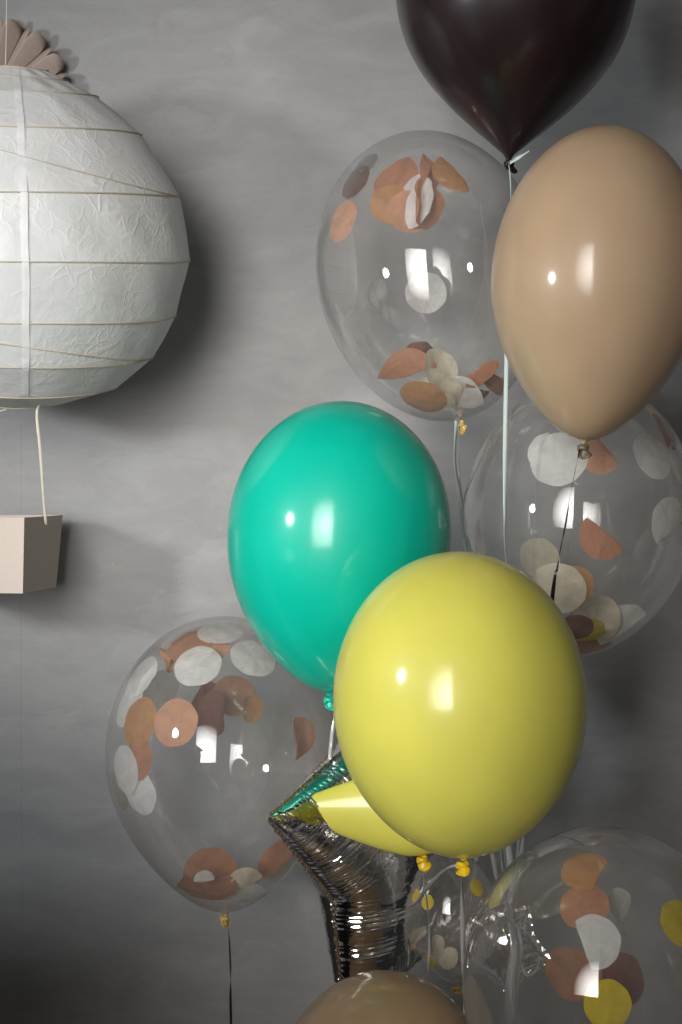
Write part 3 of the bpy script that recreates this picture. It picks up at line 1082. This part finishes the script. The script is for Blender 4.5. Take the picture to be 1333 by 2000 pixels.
# --- upper clear balloon (A)
confetti('A', 664, 430, 42, 'f', M_PEACH, 'peach confetti disc at the left edge of the upper clear balloon')
confetti('A', 690, 352, 40, 'b', M_COPPER, 'copper confetti disc high on the left rim of the upper clear balloon')
confetti('A', 712, 318, 30, 'b', M_WHITE, 'small white confetti sliver high on the left rim of the upper clear balloon')
confetti('A', 782, 360, 52, 0.18, M_COPPER, 'largest copper confetti in the cluster at the top of the upper clear balloon', n=(-0.5, -0.9, 0.35), bend=0.8, bdir=20)
confetti('A', 762, 398, 38, 0.14, M_OCHRE, 'ochre-copper confetti at the lower left of the top cluster in the upper clear balloon', n=(-0.3, -1, 0.2), bend=0.3)
confetti('A', 798, 416, 42, 0.12, M_PEACH, 'pale peach confetti at the bottom of the top cluster in the upper clear balloon', n=(0.1, -1, 0.2), bend=0.4, bdir=90)
confetti('A', 815, 393, 52, 0.08, M_WHITE, 'white crescent confetti in the top cluster of the upper clear balloon', n=(-0.75, -0.62, 0.2), bend=0.3)
confetti('A', 822, 396, 50, 0.05, M_COPPER, 'upright copper confetti right of the white crescent in the upper clear balloon', n=(0.75, -0.62, 0.1), bend=0.9, bdir=10)
confetti('A', 824, 338, 42, 0.09, M_COPPER, 'rolled narrow copper confetti strip topping the cluster in the upper clear balloon', n=(0.92, -0.38, 0.05), bend=1.6, bdir=0)
confetti('A', 893, 334, 48, 'f', M_OCHRE, 'half-folded ochre-copper confetti right of the cluster in the upper clear balloon', fold=35, foldpos=0.1)
confetti('A', 738, 588, 46, 0.82, M_WHITE, 'narrow white confetti seen edge-on in the lower left of the upper clear balloon', n=(0.93, -0.38, 0.1), bend=0.6, bdir=90)
confetti('A', 832, 573, 45, 'b', M_WHITE, 'round white confetti disc in the middle of the upper clear balloon')
confetti('A', 818, 703, 38, 0.55, M_MAROON, 'dark brown confetti tip poking up at the bottom of the upper clear balloon', n=(0.5, -0.8, -0.3), fold=-90, foldpos=0.0)
confetti('A', 795, 730, 58, 0.35, M_COPPER, 'large folded copper confetti at the bottom left of the upper clear balloon', n=(-0.2, -0.62, 0.80), bend=0.9, bdir=75, fold=-70, foldpos=0.35)
confetti('A', 856, 722, 42, 0.38, M_CREAM, 'cream confetti standing in the bottom pile of the upper clear balloon', n=(0.5, -0.8, 0.2), bend=0.5)
confetti('A', 908, 755, 50, 0.5, M_MAROON, 'brown pointed confetti in the bottom pile of the upper clear balloon', n=(0.3, -0.6, 0.75), fold=80, foldpos=0.0, bend=0.5)
confetti('A', 845, 765, 48, 0.3, M_CREAM, 'cream confetti lying between copper pieces at the bottom of the upper clear balloon', n=(-0.1, -0.7, 0.7), bend=0.5, bdir=20)
confetti('A', 893, 785, 52, 0.2, M_WHITE, 'curled white confetti right above the amber knot of the upper clear balloon', n=(0.35, -0.9, 0.3), bend=1.2, bdir=60)
confetti('A', 825, 782, 48, 'f', M_OCHRE, 'round ochre confetti low on the front of the upper clear balloon')
confetti('A', 970, 762, 52, 0.5, M_COPPER, 'copper confetti strip along the lower right edge of the upper clear balloon', n=(0.6, -0.35, 0.75), bend=0.5, bdir=90)

confetti('A', 948, 745, 46, 0.3, M_COPPER, 'peaked copper confetti standing at the right of the bottom pile in the upper clear balloon', n=(-0.4, -0.6, 0.7), fold=-60, foldpos=0.2, bend=0.9, bdir=40)
confetti('A', 868, 775, 44, 0.12, M_CREAM, 'cream confetti curled upright between the ochre disc and the curled white one', n=(0.7, -0.6, 0.3), bend=1.3, bdir=80)

# --- right-hand clear balloon (C)
confetti('C', 1090, 893, 56, 'f', M_WHITE, 'large white confetti left below the upper tan knot')
confetti('C', 1066, 875, 40, 'f', M_WHITE, 'white folded flap overlapping the large white confetti left below the upper tan knot', fold=-20, foldpos=-0.1, lift=0.003)
confetti('C', 1172, 884, 42, 'f', M_PEACH, 'peach confetti right of the upper tan knot', fold=35, foldpos=0.5)
confetti('C', 1183, 1045, 48, 'f', M_COPPER, 'half-folded copper confetti alone in the middle of the right-hand clear balloon', fold=50, foldpos=0.15)
confetti('C', 1285, 885, 50, 'f', M_WHITE, 'crumpled white confetti at the right side of the right-hand clear balloon', lift=0.004)
confetti('C', 1300, 838, 44, 'f', M_COPPER, 'copper confetti between yellow and white ones at the right side of the right-hand clear balloon', fold=200, foldpos=0.3)
confetti('C', 1300, 815, 42, 0.3, M_YEL, 'yellow confetti at the upper right of the right-hand clear balloon', n=(0.80, -0.45, 0.5))
confetti('C', 1335, 905, 46, 'f', M_WHITE, 'white confetti cut by the right photo edge beside the crumpled one', lift=0.001)
confetti('C', 1312, 1022, 50, 'f', M_WHITE, 'white confetti low at the right photo edge in the right-hand clear balloon', fold=-60, foldpos=0.45)
confetti('C', 1052, 1092, 46, 'b', M_CREAM, 'dim round cream confetti behind the dark ribbon in the right-hand clear balloon')
confetti('C', 1120, 1150, 42, 'f', M_OCHRE, 'ochre confetti rim peeking from behind the cream disc near the large yellow balloon', lift=0.006)
confetti('C', 1090, 1152, 54, 'f', M_CREAM, 'bright cream confetti disc at the upper right edge of the large yellow balloon', lift=-0.001)
confetti('C', 1168, 1208, 48, 0.35, M_CREAM, 'ragged cream confetti in the bottom pile of the right-hand clear balloon', n=(-0.3, -0.85, 0.5), bend=0.8, bdir=30)
confetti('C', 1216, 1228, 54, 0.25, M_WHITE, 'white confetti at the right of the bottom pile in the right-hand clear balloon', n=(-0.45, -0.72, 0.55), bend=0.4)
confetti('C', 1150, 1240, 36, 'f', M_YEL, 'yellow confetti in the bottom pile of the right-hand clear balloon', lift=0.005)
confetti('C', 1126, 1228, 34, 'f', M_MAROON, 'brown confetti at the left of the bottom pile of the right-hand clear balloon', lift=-0.001)
confetti('C', 1155, 1262, 40, 0.5, M_COPPER, 'copper confetti lying lowest in the right-hand clear balloon', n=(0, -0.5, 0.9))

# --- lower left clear balloon (F)
confetti('F', 340, 1410, 46, 'f', M_PEACH, 'bright round peach confetti at upper left in the lower left clear balloon', lift=0.0)
confetti('F', 266, 1408, 48, 'f', M_OCHRE, 'ochre confetti tucked left behind the bright peach disc', lift=0.002)
confetti('F', 256, 1478, 48, 'f', M_COPPER, 'copper confetti below the ochre one at the left edge', lift=0.004, fold=180, foldpos=0.5)
confetti('F', 385, 1297, 47, 'f', M_WHITE, 'clean round white confetti near the top of the lower left clear balloon')
confetti('F', 497, 1281, 46, 'f', M_WHITE, 'white confetti tinted by the green balloon beside it')
confetti('F', 430, 1228, 46, 'f', M_WHITE, 'white confetti flattened at the very top of the lower left clear balloon')
confetti('F', 365, 1248, 50, 'f', M_COPPER, 'copper confetti under the topmost white one in the lower left clear balloon', lift=0.004)
confetti('F', 405, 1255, 44, 'f', M_PEACH, 'peach confetti behind the clean round white disc', lift=0.007)
confetti('F', 322, 1290, 26, 0.3, M_OCHRE, 'tiny twisted ochre confetti left of the round white disc', n=(0.8, -0.4, 0.5), bend=2.2, bdir=40)
confetti('F', 272, 1320, 46, 'f', M_WHITE, 'white confetti on the upper left shoulder of the lower left clear balloon')
confetti('F', 243, 1370, 50, 'f', M_WHITE, 'thin white confetti seen edge-on at the left shoulder of the lower left clear balloon', lift=0.003)
confetti('F', 310, 1345, 48, 'b', M_WHITE, 'dim white confetti behind the upper left shoulder of the lower left clear balloon')
confetti('F', 398, 1372, 52, 'b', M_MAROON, 'dark brown confetti right of the bright peach disc', fold=150, foldpos=0.55)
confetti('F', 425, 1392, 46, 0.85, M_MAROON, 'dark brown folded confetti hanging beside the copper one in the middle', n=(-0.7, -0.7, 0.1), bend=0.8)
confetti('F', 458, 1355, 48, 'b', M_COPPER, 'copper confetti at the back under the green-tinted white disc', lift=0.004)
confetti('F', 490, 1385, 28, 0.8, M_OCHRE, 'small ochre confetti at the right end of the brown group', n=(0.5, -0.8, 0.1), bend=1)
confetti('F', 581, 1443, 44, 0.22, M_COPPER, 'curled narrow copper confetti alone on the right of the lower left clear balloon', n=(0.90, -0.38, -0.15), bend=1.0, bdir=0)
confetti('F', 236, 1505, 48, 'f', M_WHITE, 'white confetti low on the left edge of the lower left clear balloon', lift=0.002)
confetti('F', 262, 1550, 48, 'f', M_WHITE, 'round white confetti lowest on the left side of the lower left clear balloon', lift=0.004)
confetti('F', 230, 1545, 40, 'b', M_CREAM, 'cream confetti behind the two white ones low on the left edge')
confetti('F', 412, 1712, 56, 0.75, M_COPPER, 'copper confetti standing at the back of the bottom pile in the lower left clear balloon', n=(0.0, -0.85, 0.5), bend=0.7, bdir=90)
confetti('F', 405, 1745, 60, 0.3, M_COPPER, 'large copper confetti lying at the front of the bottom pile', n=(-0.1, -0.35, 0.93), bend=0.5, bdir=0)
confetti('F', 400, 1722, 22, 0.4, M_WHITE, 'tiny pointed white confetti inside the copper ones at the bottom', n=(-0.3, -0.8, 0.4), fold=-90, foldpos=0)
confetti('F', 482, 1735, 40, 0.5, M_CREAM, 'pointed cream confetti right of the copper pile at the bottom', n=(0.3, -0.9, 0.3), fold=-60, foldpos=0.0)
confetti('F', 490, 1750, 44, 0.3, M_WHITE, 'white confetti lying flat along the bottom right of the lower left clear balloon', n=(0.35, -0.4, 0.85))
confetti('F', 545, 1680, 46, 'b', M_COPPER, 'copper confetti touching the left side of the silver foil star')

# --- lower right clear balloon (I)
confetti('I', 1142, 1695, 48, 'f', M_OCHRE, 'topmost ochre confetti in the big clear balloon at lower right', fold=-30, foldpos=0.75)
confetti('I', 1140, 1765, 48, 'f', M_COPPER, 'copper confetti below the topmost ochre one in the big clear balloon', lift=0.003)
confetti('I', 1205, 1785, 50, 0.25, M_WHITE, 'narrow curled white confetti right of the copper one in the big clear balloon', n=(0.88, -0.45, 0.2), bend=0.9, bdir=60)
confetti('I', 1158, 1838, 52, 'f', M_WHITE, 'white confetti with a folded left flap in the big clear balloon', fold=195, foldpos=0.45, lift=0.001)
confetti('I', 1118, 1902, 60, 0.5, M_COPPER, 'copper confetti behind the window reflection in the big clear balloon', n=(0.1, -0.65, 0.75), bend=0.5)
confetti('I', 1205, 1918, 60, 0.5, M_MAROON, 'brown pointed confetti right of the window reflection', n=(-0.45, -0.6, 0.65), bend=0.6, bdir=30)
confetti('I', 1187, 1962, 44, 'f', M_YEL, 'round yellow confetti at the bottom edge of the picture')
confetti('I', 1335, 1802, 46, 'f', M_YEL, 'yellow confetti cut by the right edge of the picture')

# --- small clear balloon (J)
confetti('J', 934, 1733, 17, 'f', M_YEL, 'small yellow confetti dot at the right of the small clear balloon')
confetti('J', 833, 1762, 15, 'f', M_YEL, 'small yellow confetti dot at the left of the small clear balloon')
confetti('J', 826, 1770, 30, 'b', M_PEACH, 'thin pale pink confetti at the left of the small clear balloon')
confetti('J', 878, 1872, 22, 0.5, M_CREAM, 'cream confetti lying low on the right in the small clear balloon', n=(-0.5, -0.7, 0.5), bend=0.5)
confetti('J', 852, 1850, 24, 0.4, M_CREAM, 'cream confetti standing low in the middle of the small clear balloon', n=(0.8, -0.6, 0.1), bend=0.5)
confetti('J', 840, 1880, 15, 0.4, M_YEL, 'small yellow confetti at the bottom left of the small clear balloon', n=(-0.6, -0.7, 0.2))
